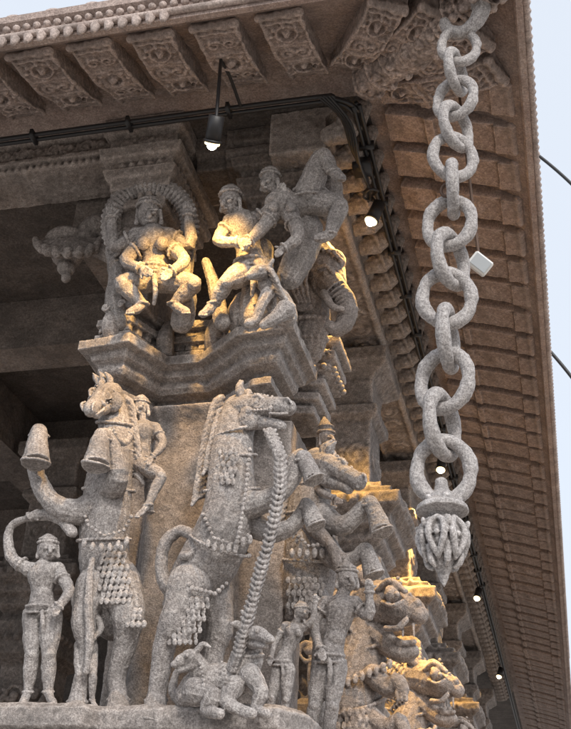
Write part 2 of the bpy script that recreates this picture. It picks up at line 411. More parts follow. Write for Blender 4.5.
human(F,(87,600,0.0),7,(87,618,0.0),(87,630,0),(86,643,0),[[(79,614,0),(74,600,.02),(80,588,.02)],[(95,614,0),(101,628,.03),(94,638,.08)]],[[(81,646,0),(79,674,.04),(79,700,0),(75,706,.05)],[(91,646,0),(93,674,.04),(92,700,0),(96,706,.05)]],fat=1.2,crown=2)
F.done('attendant_statue','slender standing stone figure beneath the rearing horse')
# ======== middle horse
F=Fig(6.95)
F.tube([(239,412,.05,18),(234,436,.1,20),(231,468,.13,23),(231,501,.14,26),(223,533,.12,29),(208,562,.06,30),(192,588,0,27),(184,605,0,22)],16)
F.tube([(190,585,.15,23),(177,618,.2,17),(165,645,.16,12),(160,675,.12,10),(156,698,.1,10)],14)
hoof(F,(156,696,.1,10),(155,706,.14,12),(153,720,.18,16))
F.tube([(212,588,-.08,20),(220,625,-.08,14),(214,655,-.1,10),(212,705,-.1,9)],12)
F.tube([(246,506,.18,16),(268,500,.24,11),(288,486,.26,8.5),(300,462,.26,7.5)],12)
hoof(F,(303,457,.28,7.5),(307,464,.31,8),(314,480,.34,11))
F.tube([(246,520,.05,15),(270,532,.1,11),(292,526,.12,8.5),(304,508,.12,7)],12)
hoof(F,(306,504,.13,7),(310,511,.15,8),(316,526,.18,10.5))
F.tube([(182,600,.0,8),(166,586,.1,7),(161,562,.12,6.5),(167,541,.13,6.5),(181,531,.15,6),(194,538,.2,5.5),(193,553,.24,5),(183,556,.24,4.5)],12)
horse_head(F,242,408,.1,-2,47,1,.2,gape=.14)
mane(F,[(222,398,.02),(213,430,.04),(208,465,.05),(202,500,.05)],4.2,5.6,-1)
mane(F,[(225,408,.1),(216,440,.14),(211,470,.16)],3.4,5,-1)
F.part('harness')
for (X,Y,R,a) in ((236,432,21,-12),(233,458,23.5,-5),(232,490,26.5,0),(220,545,31,25)): F.collar(X,Y,.12,R,1.8,a,.4)
F.beads([(250,450,.32),(246,490,.4),(240,528,.4),(234,556,.35)],2.6,4.6)
F.beads([(203,515,.3),(214,538,.36),(236,546,.36),(252,532,.25)],2.4,4.4)
F.beads([(177,570,.2),(192,588,.32),(215,594,.30),(230,580,.15)],2.4,4.4)
for k in range(7): F.ball(208+k*7,544+5*math.sin(k*.7),.375-.01*abs(k-3),2.8,5,2.6)
scales(F,176,600,7,8,5.2,6,.28,2.8,.08,-2)
scales(F,220,452,4,6,5.2,6,.34,2.8,.05,-1)
F.part('rein')
br=[(270,432,.32),(280,458,.42),(280,490,.46),(273,525,.46),(264,560,.43),(255,592,.40),(246,625,.38),(238,654,.36),(232,672,.3)]
F.tube([(*q,5.4) for q in br],10)
for i in range(len(br)-1):
    for k in range(6):
        t=k/6;a=np.array(br[i])*(1-t)+np.array(br[i+1])*t
        for s in (-1,1): F.tube([(a[0]+s*5.6,a[1]-2,a[2],1.9),(a[0]+s*1.5,a[1]+2,a[2]+.046,2.3)],6,1)
F.part(None)
F.done('rearing_horse_statue','tall rearing granite horse with raised head and braided rein')
F=Fig(6.74)   # seated beast under the horse
F.tube([(188,696,.0,14),(202,684,.0,18),(222,682,0,19),(240,678,.03,16),(250,664,.05,12),(253,648,.06,9.5),(250,638,.1,9)],14)
F.tube([(247,636,.1,9),(257,634,.18,8),(267,638,.25,5.5),(271,640,.27,4.5)],12);F.tube([(252,643,.14,6),(265,646,.23,4)],8)
for s in (-1,1):
    F.ball(257,630,.2+s*.05,2.8);F.tube([(244,630,.1+s*.07,3),(237,624,.1+s*.1,4),(232,624,.1+s*.13,2)],8)
    F.tube([(249,627,.1+s*.05,3),(247,618,.1+s*.07,2.6),(242,611,.1+s*.08,2)],8)
F.tube([(250,674,.12,11),(261,692,.14,8),(256,708,.14,6),(267,714,.2,5.5)],10)
F.tube([(234,686,.15,11),(228,702,.2,8),(242,711,.22,6),(252,714,.25,5.5)],10)
F.tube([(196,692,.15,15),(212,696,.2,10),(206,710,.2,7),(220,714,.25,5.5)],10)
F.tube([(184,702,0,8),(173,692,-.03,5),(176,674,-.03,4),(186,664,0,5)],8)
F.tube([(200,670,.08,11),(192,658,.14,9),(182,660,.2,6.5),(175,664,.22,4.5)],10);F.tube([(190,666,.16,5),(180,670,.2,3.6)],8)
for s in (-1,1): F.tube([(196,652,.1+s*.05,3.5),(203,644,.1+s*.07,3),(210,647,.1+s*.07,1.6)],8);F.ball(187,655,.2+s*.04,2.3)
F.collar(252,656,.06,11,1.6,-5,.3);F.collar(248,668,.05,13,1.6,-25,.3)
F.beads([(200,664,.17),(204,680,.24),(203,694,.23)],2,4);F.beads([(222,662,.14),(226,678,.23),(224,692,.19)],2,4)
F.done('crouching_beast_statue','crouching stone mythical beast beneath the rearing horse hooves')
# ======== horse on the return face
F=Fig(7.75)
F.tube([(316,464,-.05,16),(311,488,0,20),(310,518,0,24),(312,550,0,27),(308,585,-.05,27),(303,612,-.1,23)],16)
F.tube([(322,518,.15,15),(342,526,.24,10.5),(358,514,.27,8.5),(368,502,.28,7.5)],12)
hoof(F,(370,502,.3,7.5),(375,512,.33,8.5),(382,532,.38,12))
F.tube([(322,545,.12,15),(340,562,.2,10.5),(356,558,.24,8),(364,550,.24,7.5)],12)
hoof(F,(366,550,.25,7.5),(369,558,.28,8.5),(374,575,.31,11))
F.tube([(308,600,.05,21),(326,635,.08,14),(320,668,.04,10),(320,720,.03,9)],12)
horse_head(F,322,464,.1,24,44,1,.3,gape=.02,fs=.95)
mane(F,[(300,452,0),(294,490,0),(286,520,0)],4.4,5.8,-1)
F.part('harness')
for (X,Y,R,a) in ((313,482,20.5,-10),(311,510,24,-5),(311,560,27.5,5)): F.collar(X,Y,.02,R,1.8,a,.4)
F.beads([(292,530,.2),(308,546,.3),(328,544,.28),(340,530,.2)],2.2,4.2)
for k in range(6): F.ball(292+k*7.5,553,.28-.01*abs(k-2.5),2.8,5,2.6)
scales(F,288,580,7,6,5.4,6.4,.23,2.8,.08)
F.part(None)
F.done('rearing_horse_statue','rearing granite horse with rider on side face of pillar')
F=Fig(7.72)
human(F,(326,438,-.2),9.5,(318,464,-.2),(312,486,-.2),(306,508,-.1),[[(310,460,-.2),(318,488,.1),(334,498,.25)],[(330,460,-.25),(343,478,-.15),(352,476,-.05)]],[[(302,516,.12),(330,544,.3),(344,580,.3),(356,588,.33)]],face=(.7,0,.7),fat=1.1,sash=False)
F.done('rider_statue','stone rider with tall headdress astride the side horse',mat=M_STAT2)
F=Fig(7.15)
human(F,(301,612,0),7.5,(294,632,0),(288,648,0),(282,664,0),[[(286,626,0),(276,641,.03),(271,658,.06)],[(302,628,0),(313,619,.03),(315,602,.05)]],[[(278,669,0),(272,699,.03),(264,730,0),(260,736,.05)],[(288,669,0),(286,700,.03),(282,732,0),(285,738,.05)]],face=(.5,0,.85),fem=True,fat=1.15,crown=2)
F.done('attendant_statue','standing stone woman leaning beside the pillar')
F=Fig(7.3)
human(F,(347,578,0),12,(341,610,0),(335,636,0),(329,660,0),[[(326,603,0),(314,624,.03),(320,648,.1)],[(355,604,0),(369,616,.03),(369,592,.06)]],[[(323,667,0),(315,706,.03),(306,748,0)],[(336,667,0),(332,706,.03),(326,748,0)]],face=(.4,0,.9),fat=1.15,crown=2)
F.done('attendant_statue','tall standing stone warrior against the pillar side')
# ======== yali on next pillar (then repeated down the row)
F=Fig(9.4)
F.tube([(372,612,-.05,19),(366,640,0,23),(358,670,0,28),(352,705,0,33),(350,740,-.05,32),(352,775,-.05,28)],16)
F.tube([(370,604,.0,25),(386,604,.12,23),(401,609,.22,18),(413,612,.28,14),(419,615,.31,10)],14)
F.tube([(376,634,.08,15),(392,648,.15,11),(405,654,.22,9),(413,651,.26,7)],12)
for u in (402,413): F.tube([(u,625,.33,2.4),(u+1,636,.35,1.3)],6)
F.tube([(386,636,.18,4),(402,644,.26,4.5),(414,642,.32,3.2)],8)
for s in (-1,1):
    F.ball(417,603,.3+s*.05,4.5);F.ball(392,594,.26+s*.13,8);F.ball(397,594,.33+s*.15,3);F.tube([(378,590,.16+s*.14,3),(390,581,.24+s*.15,3.6),(404,591,.3+s*.12,3)],8)
    F.tube([(382,602,.2+s*.15,2.4),(393,606,.29+s*.14,2.6),(403,601,.32+s*.12,2.2)],8)
    F.tube([(368,586,.0+s*.16,7),(360,574,.0+s*.19,7),(366,565,s*.17,3)],8)
    F.tube([(406,620,.28+s*.1,3.6),(397,628,.24+s*.14,3.6),(386,628,.16+s*.15,3)],8)
for k in range(13):
    for j in range(5):
        a=math.radians(85+k*17);X=370+(23+j*5)*math.cos(a);Y=610-(23+j*5)*math.sin(a)
        F.tube([(X,Y,.16-.03*j,2.8),(X-2.5,Y+4,.18-.03*j,2.6),(X+1,Y+6.5,.17-.03*j,1.6)],6,2)
F.tube([(374,676,.2,12),(390,690,.26,9),(396,680,.29,8),(402,690,.32,7.5)],12)
for k in range(3): F.tube([(397+k*4,692,.35,3),(398+k*4,700,.37,2)],6)
F.tube([(368,716,.15,12),(388,728,.24,9),(398,720,.27,8),(404,730,.3,7.5)],12)
F.tube([(360,750,.1,21),(380,775,.1,14),(372,810,.05,11),(376,850,.05,12)],12)
for k,(X,Y,R) in enumerate(((368,646,24),(361,670,28.5),(354,706,34))): F.collar(X,Y,.0,R,2,-15,.4)
for k in range(7): F.ball(348+k*7,682-k*3,.32-.01*abs(k-3),3,5,2.6)
scales(F,332,712,7,5,6,7,.29,3.2,.08)
F.beads([(398,578,.2),(403,588,.28),(413,597,.33)],2.2,4)
Y1=F.done('yali_statue','roaring stone yali lion with bulging eyes rearing from pillar',mat=M_STAT2,voxel=.009,group='yali statues along the colonnade')
for i,dy in enumerate((3.2,6.2,9.4)):
    c=Y1.copy();c.location=(.02*i,dy,.12);COL.objects.link(c)
# ======== figures on the capital
F=Fig(6.96)
human(F,(149,214,.1),13,(153,242,.08),(156,259,.06),(154,275,.05),[[(137,236,.08),(115,246,.1),(112,218,.12)],[(169,236,.08),(190,244,.12),(188,216,.15)],[(143,244,.1),(126,260,.2),(140,268,.28)],[(168,244,.1),(184,260,.2),(172,270,.28)]],[[(146,280,.08),(122,284,.22),(142,304,.15),(130,312,.2)],[(164,280,.08),(194,284,.18),(174,304,.12),(186,312,.18)]],fem=True,fat=1.25,crown=2)
F.done('dancing_goddess_statue','stone dancing goddess framed by a ringed arch')
F=Fig(7.05)
arc=[(150+40*math.cos(t),226-41*math.sin(t),.05) for t in [math.radians(-40+i*6.5) for i in range(41)]]
F.tube([(*q,8.5) for q in arc],12,1)
for q in arc:
    c,s=(q[0]-150)/40,(226-q[1])/41
    F.tube([(q[0]-c*8,q[1]+s*8,.07,2),(q[0],q[1],.125,2.3),(q[0]+c*8,q[1]-s*8,.07,2)],6,2)
for s,X in ((1,113),(-1,188)):
    F.tube([(X,250,.0,8),(X+s*4,275,.03,9),(X+s*2,300,.03,11),(X+s*6,322,.03,12)],8,3)
F.done('arch_frame_carving','ribbed round stone halo arch behind the dancing goddess','carving')
F=Fig(6.88)
human(F,(231,202,.1),12.5,(243,228,.08),(248,248,.05),(252,268,.03),[[(231,222,.12),(219,240,.2),(238,242,.3)],[(257,220,.08),(270,210,.15),(278,196,.2)]],[[(245,272,.08),(227,282,.22),(214,304,.15),(203,314,.18)],[(259,270,.05),(274,290,.15),(278,312,.12),(290,318,.16)]],face=(-.6,0,.8),fat=1.3,crown=2)
F.tube([(206,262,-.05,5),(214,285,-.05,7),(222,322,-.03,9)],8)
F.tube([(262,250,-.1,12),(258,280,-.1,15),(256,318,-.08,18)],10)
F.done('archer_statue','stone hunter lunging with one arm raised')
F=Fig(6.86)   # woman carried aloft, legs thrown up
human(F,(270,182,.1),11,(282,206,.08),(297,205,.06),(310,198,.04),[[(275,212,.12),(262,228,.2),(250,240,.22)],[(290,214,.12),(298,236,.2),(284,248,.22)]],[[(309,192,.1),(322,156,.16),(334,172,.2),(342,178,.22)],[(315,202,.04),(340,206,.1),(330,234,.12),(318,238,.16)]],face=(-.6,0,.8),fem=True,fat=1.55,crown=2,sash=False)
F.tube([(296,216,-.08,14),(308,232,-.1,16),(300,256,-.08,16),(290,276,-.1,14)],12)
F.tube([(318,168,-.1,11),(330,186,-.1,13),(328,210,-.1,12)],12)
F.done('leaping_woman_statue','stone woman leaping across the hunter with legs raised')
F=Fig(6.78)
F.tube([(286,316,0,12),(279,302,0,13),(271,290,.05,11),(266,281,.08,9)],12);F.tube([(266,274,.1,9.5),(257,273,.2,8),(250,276,.25,5)],10)
for s in (-1,1): F.tube([(269,267,.1+s*.06,3.4),(273,260,.1+s*.08,2)],8,1);F.ball(260,269,.2+s*.05,2.4)
F.tube([(268,294,.1,8),(261,307,.15,6),(256,320,.15,5),(249,323,.2,5)],8);F.tube([(286,310,.12,11),(274,319,.18,7),(264,325,.2,5)],8)
mane(F,[(266,268,.15),(273,282,.1),(278,292,.1),(286,304,.08)],3.4,4,1)
F.done('lion_statue','small seated stone lion on the capital edge')
F=Fig(7.6)   # elephant bracket
F.tube([(296,240,-.1,20),(310,256,0,23),(322,270,.06,23),(328,284,.1,19)],14)
F.ball(314,256,.14,15,14,13);F.ball(332,262,.12,14,13,13)
F.tube([(330,284,.18,14),(341,296,.24,12),(348,308,.26,10),(346,322,.26,8.5),(337,330,.26,7.5),(330,326,.26,6)],12)
for k in range(9):
    t=k/9;q=[(334,290),(343,300),(348,311),(345,324)];i=min(int(t*3),2);f=t*3-i
    X=q[i][0]*(1-f)+q[i+1][0]*f;Y=q[i][1]*(1-f)+q[i+1][1]*f;F.collar(X,Y,.25,12-3*t,1.3,-40+40*t,.2,False)
F.tube([(324,294,.3,5),(332,306,.36,4.2),(342,309,.38,2.6)],8)
F.tube([(300,262,.14,9),(294,282,.18,12),(300,302,.18,10),(308,308,.16,5)],10)
for k in range(4): F.tube([(296+k*4,262,.24,1.8),(291+k*5,284,.27,2),(298+k*4,302,.26,1.6)],6,2)
F.ball(326,274,.28,3.6);F.tube([(318,268,.28,2.2),(326,266,.32,2.2),(333,272,.3,2.2)],6)
F.beads([(304,244,.18),(318,248,.26),(334,252,.26),(344,264,.18)],2.6,4.6)
F.tube([(300,270,0,22),(308,300,.0,21),(312,325,0,18),(308,350,-.1,16)],14)
F.collar(309,322,.0,19,2.4,0,.3);F.collar(310,340,-.06,17,2.4,0,.3)
F.done('elephant_bracket_carving','elephant head bracket carved in stone under the roof beam','carving',mat=M_STAT2,voxel=.0085)
# ---------------------------------------------------------------- architecture
def scrollband(g,a,b,nrm,size,step):
    a=np.array(a,float);b=np.array(b,float);L=np.linalg.norm(b-a);k=max(1,int(L/step));nrm=np.array(nrm,float)
    d=(b-a)/L;up=np.array((0,0,1.))
    for i in range(k):
        c=a+d*(i+.5)*L/k;s=1 if i%2 else -1
        P=[c+size*(1-.8*t)*(math.cos(s*t*8)*d+math.sin(s*t*8)*up) for t in [j/9 for j in range(10)]]
        g.tube(P,size*.2,n=6,smooth=1)
        g.ball(c,size*.28,low=True)
        g.ball(c+d*L/k*.5+up*size*.5*s,size*.25,low=True);g.ball(c+d*L/k*.5-up*size*.5*s,size*.2,low=True)
def dentils(g,path,off,z0,z1,step,w,closed=True,dep=.05):
    m=len(path)
    for i in range(m if closed else m-1):
        a=np.array(path[i],float);b=np.array(path[(i+1)%m],float);d=b-a;L=np.linalg.norm(d);d/=L;n=np.array((d[1],-d[0]))
        k=int(L/step)
        for j in range(k):
            c=a+d*(j+.5)*L/k+n*off
            P=[c-d*w/2-n*dep,c+d*w/2-n*dep,c+d*w/2+n*dep,c-d*w/2+n*dep]
            v=[(p[0],p[1],z0) for p in P]+[(p[0],p[1],z1) for p in P]
            g.add(v,[(0,3,2,1),(4,5,6,7),(0,1,5,4),(1,2,6,5),(2,3,7,6),(3,0,4,7)])
def balls(g,path,off,z,step,r,closed=True):
    m=len(path)
    for i in range(m if closed else m-1):
        a=np.array(path[i],float);b=np.array(path[(i+1)%m],float);d=b-a;L=np.linalg.norm(d);d/=L;n=np.array((d[1],-d[0]))
        k=max(1,int(L/step))
        for j in range(k):
            c=a+d*(j+.5)*L/k+n*off;g.ball((c[0],c[1],z),r,low=True)
# corner pillar
plan=[(-3.55,7.0),(-3.2,6.95),(-3.02,7.36),(-2.68,7.36),(-2.25,7.0),(-1.88,6.95),(-1.88,7.7),(-2.15,7.85),(-2.15,8.3),(-3.55,8.5)]
pil=empty('carved_pillar',(-2.7,7.8,1.2));top(pil,'massive corner pillar of carved granite with stepped capital','pillar')
g=Geo()
prof=[(-.24,5.57),(-.24,5.62),(-.15,5.65),(-.15,5.71),(-.20,5.73),(-.20,5.77),(-.10,5.80),(-.07,5.84),(-.07,5.89),(-.02,5.92),(.0,5.97),(.07,5.99),(.07,6.07),(-.02,6.085),(-.02,6.16),(-.07,6.17),(-.07,6.24),(-.02,6.25),(-.02,6.31),(-.1,6.32),(-.1,6.40),(-.05,6.41),(-.05,6.47),(-.2,6.49)]
g.sweep(plan,prof)
dentils(g,plan,-.07,6.19,6.225,.1,.06,dep=.02)
for X in (-3.38,-3.02,-2.6,-2.3,-2.0):
    yy=7.03 if (X<-3.1 or X>-2.4) else 7.34
    g.tube([(X,yy+.03,6.1),(X,yy-.05,6.22),(X,yy,6.38),(X,yy+.06,6.47)],[.07,.08,.06,.03],n=10)
for (a,b,n_) in (((-3.5,6.93,6.365),(-3.2,6.88,6.365),(0,-1,0)),((-2.25,6.93,6.365),(-1.9,6.88,6.365),(0,-1,0)),((-2.95,7.3,6.365),(-2.7,7.3,6.365),(0,-1,0))):
    scrollband(g,a,b,n_,.045,.11)
child(mkobj('capital',g,M_CAP,.010,1,.009),pil)
g=Geo()
sp=[(-3.12,7.56),(-3.0,7.42),(-2.5,7.42),(-2.38,7.56),(-2.38,8.3),(-3.12,8.3)]
g.sweep(sp,[(0.04,3.0),(.02,4.4),(-.0,5.3),(.04,5.5),(.12,5.62)])
g.sweep([(-3.4,7.75),(-2.0,7.7),(-2.0,8.3),(-3.4,8.3)],[(0,3.0),(0,5.62)])
g.tube([(-3.02,7.44,3.1),(-3.02,7.46,5.5)],.05,n=10);g.tube([(-2.48,7.44,3.1),(-2.48,7.46,5.5)],.05,n=10)
child(mkobj('shaft',g,M_SHAFT,.016,1,.012,dscale=.09),pil)
g=Geo()
pp=[(-3.75,6.6),(-3.0,6.6),(-2.95,6.7),(-1.75,6.7),(-1.6,6.9),(-1.6,8.6),(-3.75,8.6)]
g.sweep(pp,[(.05,1.2),(.05,1.5),(-.05,1.6),(-.08,2.6),(.0,2.7),(0,2.82),(-.06,2.86),(-.06,2.93),(.02,2.96),(.02,3.08),(-.03,3.12)])
balls(g,pp,-.03,2.9,.09,.03);dentils(g,pp,.01,2.72,2.8,.12,.06)
scrollband(g,(-3.7,6.58,3.02),(-3.05,6.58,3.02),(0,-1,0),.035,.1);scrollband(g,(-2.9,6.68,3.02),(-1.8,6.68,3.02),(0,-1,0),.035,.1)
child(mkobj('pedestal',g,M_CAP,.014,1,.014),pil)
for X,y0 in ((-3.28,6.98),(-2.15,7.3)):
    g=Geo()
    sq=[(X-.22,y0),(X+.22,y0),(X+.22,7.85),(X-.22,7.85)]
    g.sweep(sq,[(-.05,6.4),(-.05,7.4),(.02,7.43),(.02,7.5),(-.01,7.52),(-.01,7.57),(.06,7.6),(.06,7.68),(.1,7.71),(.12,7.79),(.08,7.81),(.08,7.87),(.15,7.9),(.17,8.0),(.1,8.02),(.1,8.15),(.16,8.18),(.16,8.34)])
    dentils(g,sq,.0,7.525,7.565,.08,.045,dep=.03);balls(g,sq,.08,7.84,.08,.03)
    scrollband(g,(X-.25,y0-.1,8.08),(X+.25,y0-.1,8.08),(0,-1,0),.055,.13)
    for z in (6.7,6.95,7.2): scrollband(g,(X-.22,y0+.05,z),(X+.22,y0+.05,z),(0,-1,0),.08,.15)
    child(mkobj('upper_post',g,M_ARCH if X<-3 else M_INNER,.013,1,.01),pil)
g=Geo()
for i in range(6):
    g.sweep([(-2.3,7.9),(-1.68-.045*i,7.9+.02*i),(-1.68-.045*i,8.4),(-2.3,8.4)],[(-.04,6.52-.125*i-.11),(.03,6.52-.125*i-.09),(.03,6.52-.125*i-.03),(-.01,6.52-.125*i)])
balls(g,[(-2.3,7.9),(-1.74,7.9),(-1.74,8.4)],.03,6.2,.08,.03,False)
scrollband(g,(-2.2,7.86,6.33),(-1.74,7.86,6.33),(0,-1,0),.045,.1)
child(mkobj('stepped_corbel',g,M_CAP,.012,1,.01),pil)
# lintels
lin=empty('stone_lintel',(-5,7.1,8.1));top(lin,'carved granite lintel beam spanning the hall front','beam')
g=Geo()
g.sweep([(-12,6.98),(-3.6,6.98)],[(0,8.0),(0,8.06),(.04,8.08),(.04,8.12),(.0,8.14),(0,8.28),(.05,8.3),(.05,8.34),(-.5,8.34),(-.5,8.0)],closed=False,loop=True)
scrollband(g,(-7,6.97,8.2),(-3.65,6.97,8.2),(0,-1,0),.075,.155)
balls(g,[(-7,6.98),(-3.6,6.98)],.0,8.03,.07,.026,False)
child(mkobj('beam',g,M_ARCH,.014,1,.01),lin)
g=Geo()
g.sweep([(-2.9,7.25),(-2.62,7.25)],[(0,7.98),(0,8.1),(.05,8.14),(.05,8.34),(-.5,8.34),(-.5,7.98)],closed=False,loop=True)
g.sweep([(-2.6,7.2),(-1.66,7.2)],[(0,7.94),(0,8.02),(.05,8.06),(.05,8.12),(.0,8.15),(.05,8.3),(.05,8.34),(-.5,8.34),(-.5,7.94)],closed=False,loop=True)
scrollband(g,(-2.6,7.19,8.2),(-1.7,7.19,8.2),(0,-1,0),.06,.13)
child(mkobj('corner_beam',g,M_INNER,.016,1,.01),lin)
lin2=empty('stone_lintel',(-1.8,12,7.9));top(lin2,'carved granite lintel beam running along the hall side','beam')
g=Geo()
g.sweep([(-1.64,7.0),(-1.64,24)],[(0,7.84),(0,7.96),(.05,8.0),(.05,8.05),(.0,8.08),(0,8.22),(.08,8.26),(.1,8.33),(-.5,8.33),(-.5,7.84)],closed=False,loop=True)
for j in range(40):
    y=8.3+j*.33
    P=[np.array((-1.88,y,7.835))+.12*(1-.8*t)*np.array((math.cos((1 if j%2 else -1)*t*9),math.sin((1 if j%2 else -1)*t*9),0)) for t in [i/9 for i in range(10)]]
    g.tube(P,.026,n=6,smooth=1);g.ball((-1.88,y,7.835),.035,low=True)
g.tube([(-1.68,7.2,7.84),(-1.68,24,7.84)],.03,n=6);g.tube([(-2.1,7.2,7.84),(-2.1,24,7.84)],.03,n=6)
scrollband(g,(-1.63,7.2,8.15),(-1.63,22,8.15),(1,0,0),.065,.14)
child(mkobj('beam',g,M_ARCH,.02,1,.01),lin2)
# ---- eave
eave=empty('temple_eave',(.09,5.33,7.8));top(eave,'deep overhanging granite temple eave with carved rafters','roof eave')
g=Geo();ep=[(-14,5.33),(.09,5.33),(.09,42)]
g.sweep(ep,[(0,7.8),(0,7.96),(.05,7.99),(.05,8.06),(-.02,8.1),(-.6,8.4),(-1.9,8.9),(-1.9,8.38),(-1.3,8.34),(-.9,8.26),(-.5,8.12),(-.25,7.98),(-.12,7.88),(-.07,7.85),(-.05,7.8)],closed=False,loop=True)
child(mkobj('eave_slab',g,M_EAVE,shade=False),eave)
g=Geo()
balls(g,[(-9,5.33),(.09,5.33),(.09,24)],.03,7.93,.085,.032,False)
g.tube([(-9,5.31,7.86),(.11,5.31,7.86)],.03,n=8);g.tube([(.11,5.31,7.86),(.11,40,7.86)],.03,n=8)
child(mkobj('bead_moulding',g,M_EAVR),eave)
g=Geo()
x=-8
while x<-2.4:
    g.tube([(x,5.29,7.8),(x,5.28,7.75)],[.04,.025],n=8);x+=.11
child(mkobj('hanging_fringe',g,M_EAVR),eave)
def rafter(L,w,d,v=0):
    """broad rib: x across, y inward, z up; curved underside with carved panel"""
    g=Geo();n=18
    def zz(y): return -d*(.7+.5*math.sin(y/L*math.pi*1.15+.1)) if v<2 else -d
    for i in range(n):
        y0=L*i/n;y1=L*(i+1)/n+.01
        ww=w*(1-.1*i/n) if v<2 else w;a,b=zz(y0),zz(y1)
        V=[(-ww/2,y0,a),(ww/2,y0,a),(ww/2,y1,b),(-ww/2,y1,b),(-ww/2,y0,.14),(ww/2,y0,.14),(ww/2,y1,.14),(-ww/2,y1,.14)]
        g.add(V,[(0,3,2,1),(4,5,6,7),(0,1,5,4),(1,2,6,5),(2,3,7,6),(3,0,4,7)])
    if v<2:
        for sx in (-1,1): g.tube([(sx*w*.45,L*k/8,zz(L*k/8)) for k in range(9)],w*.05,n=6,smooth=1)
        for yy in (.1,.36,.62,.9): g.tube([(-w*.42,yy*L,zz(yy*L)),(w*.42,yy*L,zz(yy*L))],w*.045,n=6,smooth=1)
        for k,yy in enumerate((.23,.49,.76)):
            c=np.array((0,yy*L,zz(yy*L)-.004))
            if (k+v)%2: 
                g.ring(c,(0,.2,1),w*.24,w*.045,n=14,m=6);g.ball(c,w*.11,low=True)
                for q in range(8): g.ball(c+w*.36*np.array((math.cos(q*.785),math.sin(q*.785)*.8,0)),w*.055,low=True)
            else:
                for s in (-1,1):
                    P=[c+np.array((s*w*.17,0,0))+w*.2*(1-.8*t)*np.array((math.cos(s*t*8),math.sin(s*t*8),0)) for t in [i/8 for i in range(9)]]
                    g.tube(P,w*.045,n=6,smooth=1)
    else:
        g.box((-w*.5,0,-d-.02),(w*.5,.16,0));g.box((-w*.5,L*.62,-d-.02),(w*.5,L*.7,0))
        if v==3:
            for k in range(4): g.ball((0,L*(k+.5)/4,-d),(w*.3,L*.08,.015))
    g.tube([(-w*.45,.02,-d*.8),(w*.45,.02,-d*.8)],.04,n=10)
    return g
RFS=[]
for v,ww,dd in ((0,.36,.10),(1,.36,.10),(2,.35,.06),(3,.35,.06)):
    o=mkobj('rafter',rafter(1.04,ww,dd,v),M_EAVR if v<2 else M_RIB,.010,1,.018 if v<2 else .012,dscale=.07);COL.objects.unlink(o);RFS.append(o.data)
def put(me,name,loc,rz,rx,par,sc=(1,1,1)):
    o=bpy.data.objects.new(name,me);o.location=loc;o.rotation_euler=(rx,0,rz);o.scale=sc;COL.objects.link(o);child(o,par);return o
x=-7.3;i=0
while x<-1.25:
    put(RFS[i%2],'rafter',(x,5.33+.17,7.97),random.uniform(-.02,.02),.29,eave,(random.uniform(.93,1.06),1,random.uniform(.9,1.15)));x+=.51;i+=1
y=6.75
while y<34:
    put(RFS[2+(i*7%3==0)],'rafter',(.09-.12,y,7.94),math.radians(90)+random.uniform(-.004,.004),.29,eave,(random.uniform(.95,1.08),1.08,random.uniform(.8,1.4)));y+=.49;i+=1
for (a,b) in (((-.85,5.55),(-1.38,6.5)),((-.5,5.7),(-1.25,6.5)),((-.2,6.0),(-1.15,6.62)),((-.1,6.38),(-1.2,6.85))):
    d=np.array(b)-np.array(a);put(RFS[1],'rafter',(a[0],a[1],7.97),math.atan2(d[1],d[0])-math.pi/2,.28,eave,(.8,np.linalg.norm(d)/1.04,1.3))
g=Geo()
cr=[np.array(q) for q in ((-.05,5.47,7.9),(-.35,5.77,7.93),(-.7,6.12,8.02),(-1.2,6.62,8.18))]
g.tube(cr,[.11,.14,.17,.15],n=14)
for k in range(12):
    t=k/11*3;i_=min(int(t),2);f=t-i_;c=cr[i_]*(1-f)+cr[i_+1]*f
    g.ring(c,(-1,1,.3),.155,.018)
    for s in (-1,0,1): g.ball(c+np.array((.06*s+.03,.06*s-.03,-.15)),.04,low=True)
child(mkobj('corner_rafter',g,M_EAVR,.010,1,.02),eave)
g=Geo()
g.tube([(0,0,0),(0,-.1,.03),(0,-.22,.12),(0,-.3,.28)],[.09,.11,.10,.07],n=10)
g.ring((0,-.12,.05),(0,-1,.5),.11,.022,n=14,m=6)
CB=mkobj('cove_bracket',g,M_ARCH,.012,1,.012);COL.objects.unlink(CB)
y=7.0
while y<28: put(CB.data,'cove_bracket',(-1.6,y,7.98),math.radians(90),0,eave,(1,1,1));y+=.33
g=Geo()
g.lathe((0,0,0),[(0,.14),(.05,.15),(.07,.1),(.14,.13),(.2,.12),(.25,.06),(.3,.05),(.34,.01)],20)
PB=mkobj('parapet_finial',g,M_EAVR);COL.objects.unlink(PB)
for k in range(16):
    o=bpy.data.objects.new('parapet_finial',PB.data);o.location=(-7.6+k*.34,5.5,8.06);o.scale=(1,1,.7);COL.objects.link(o);child(o,eave)
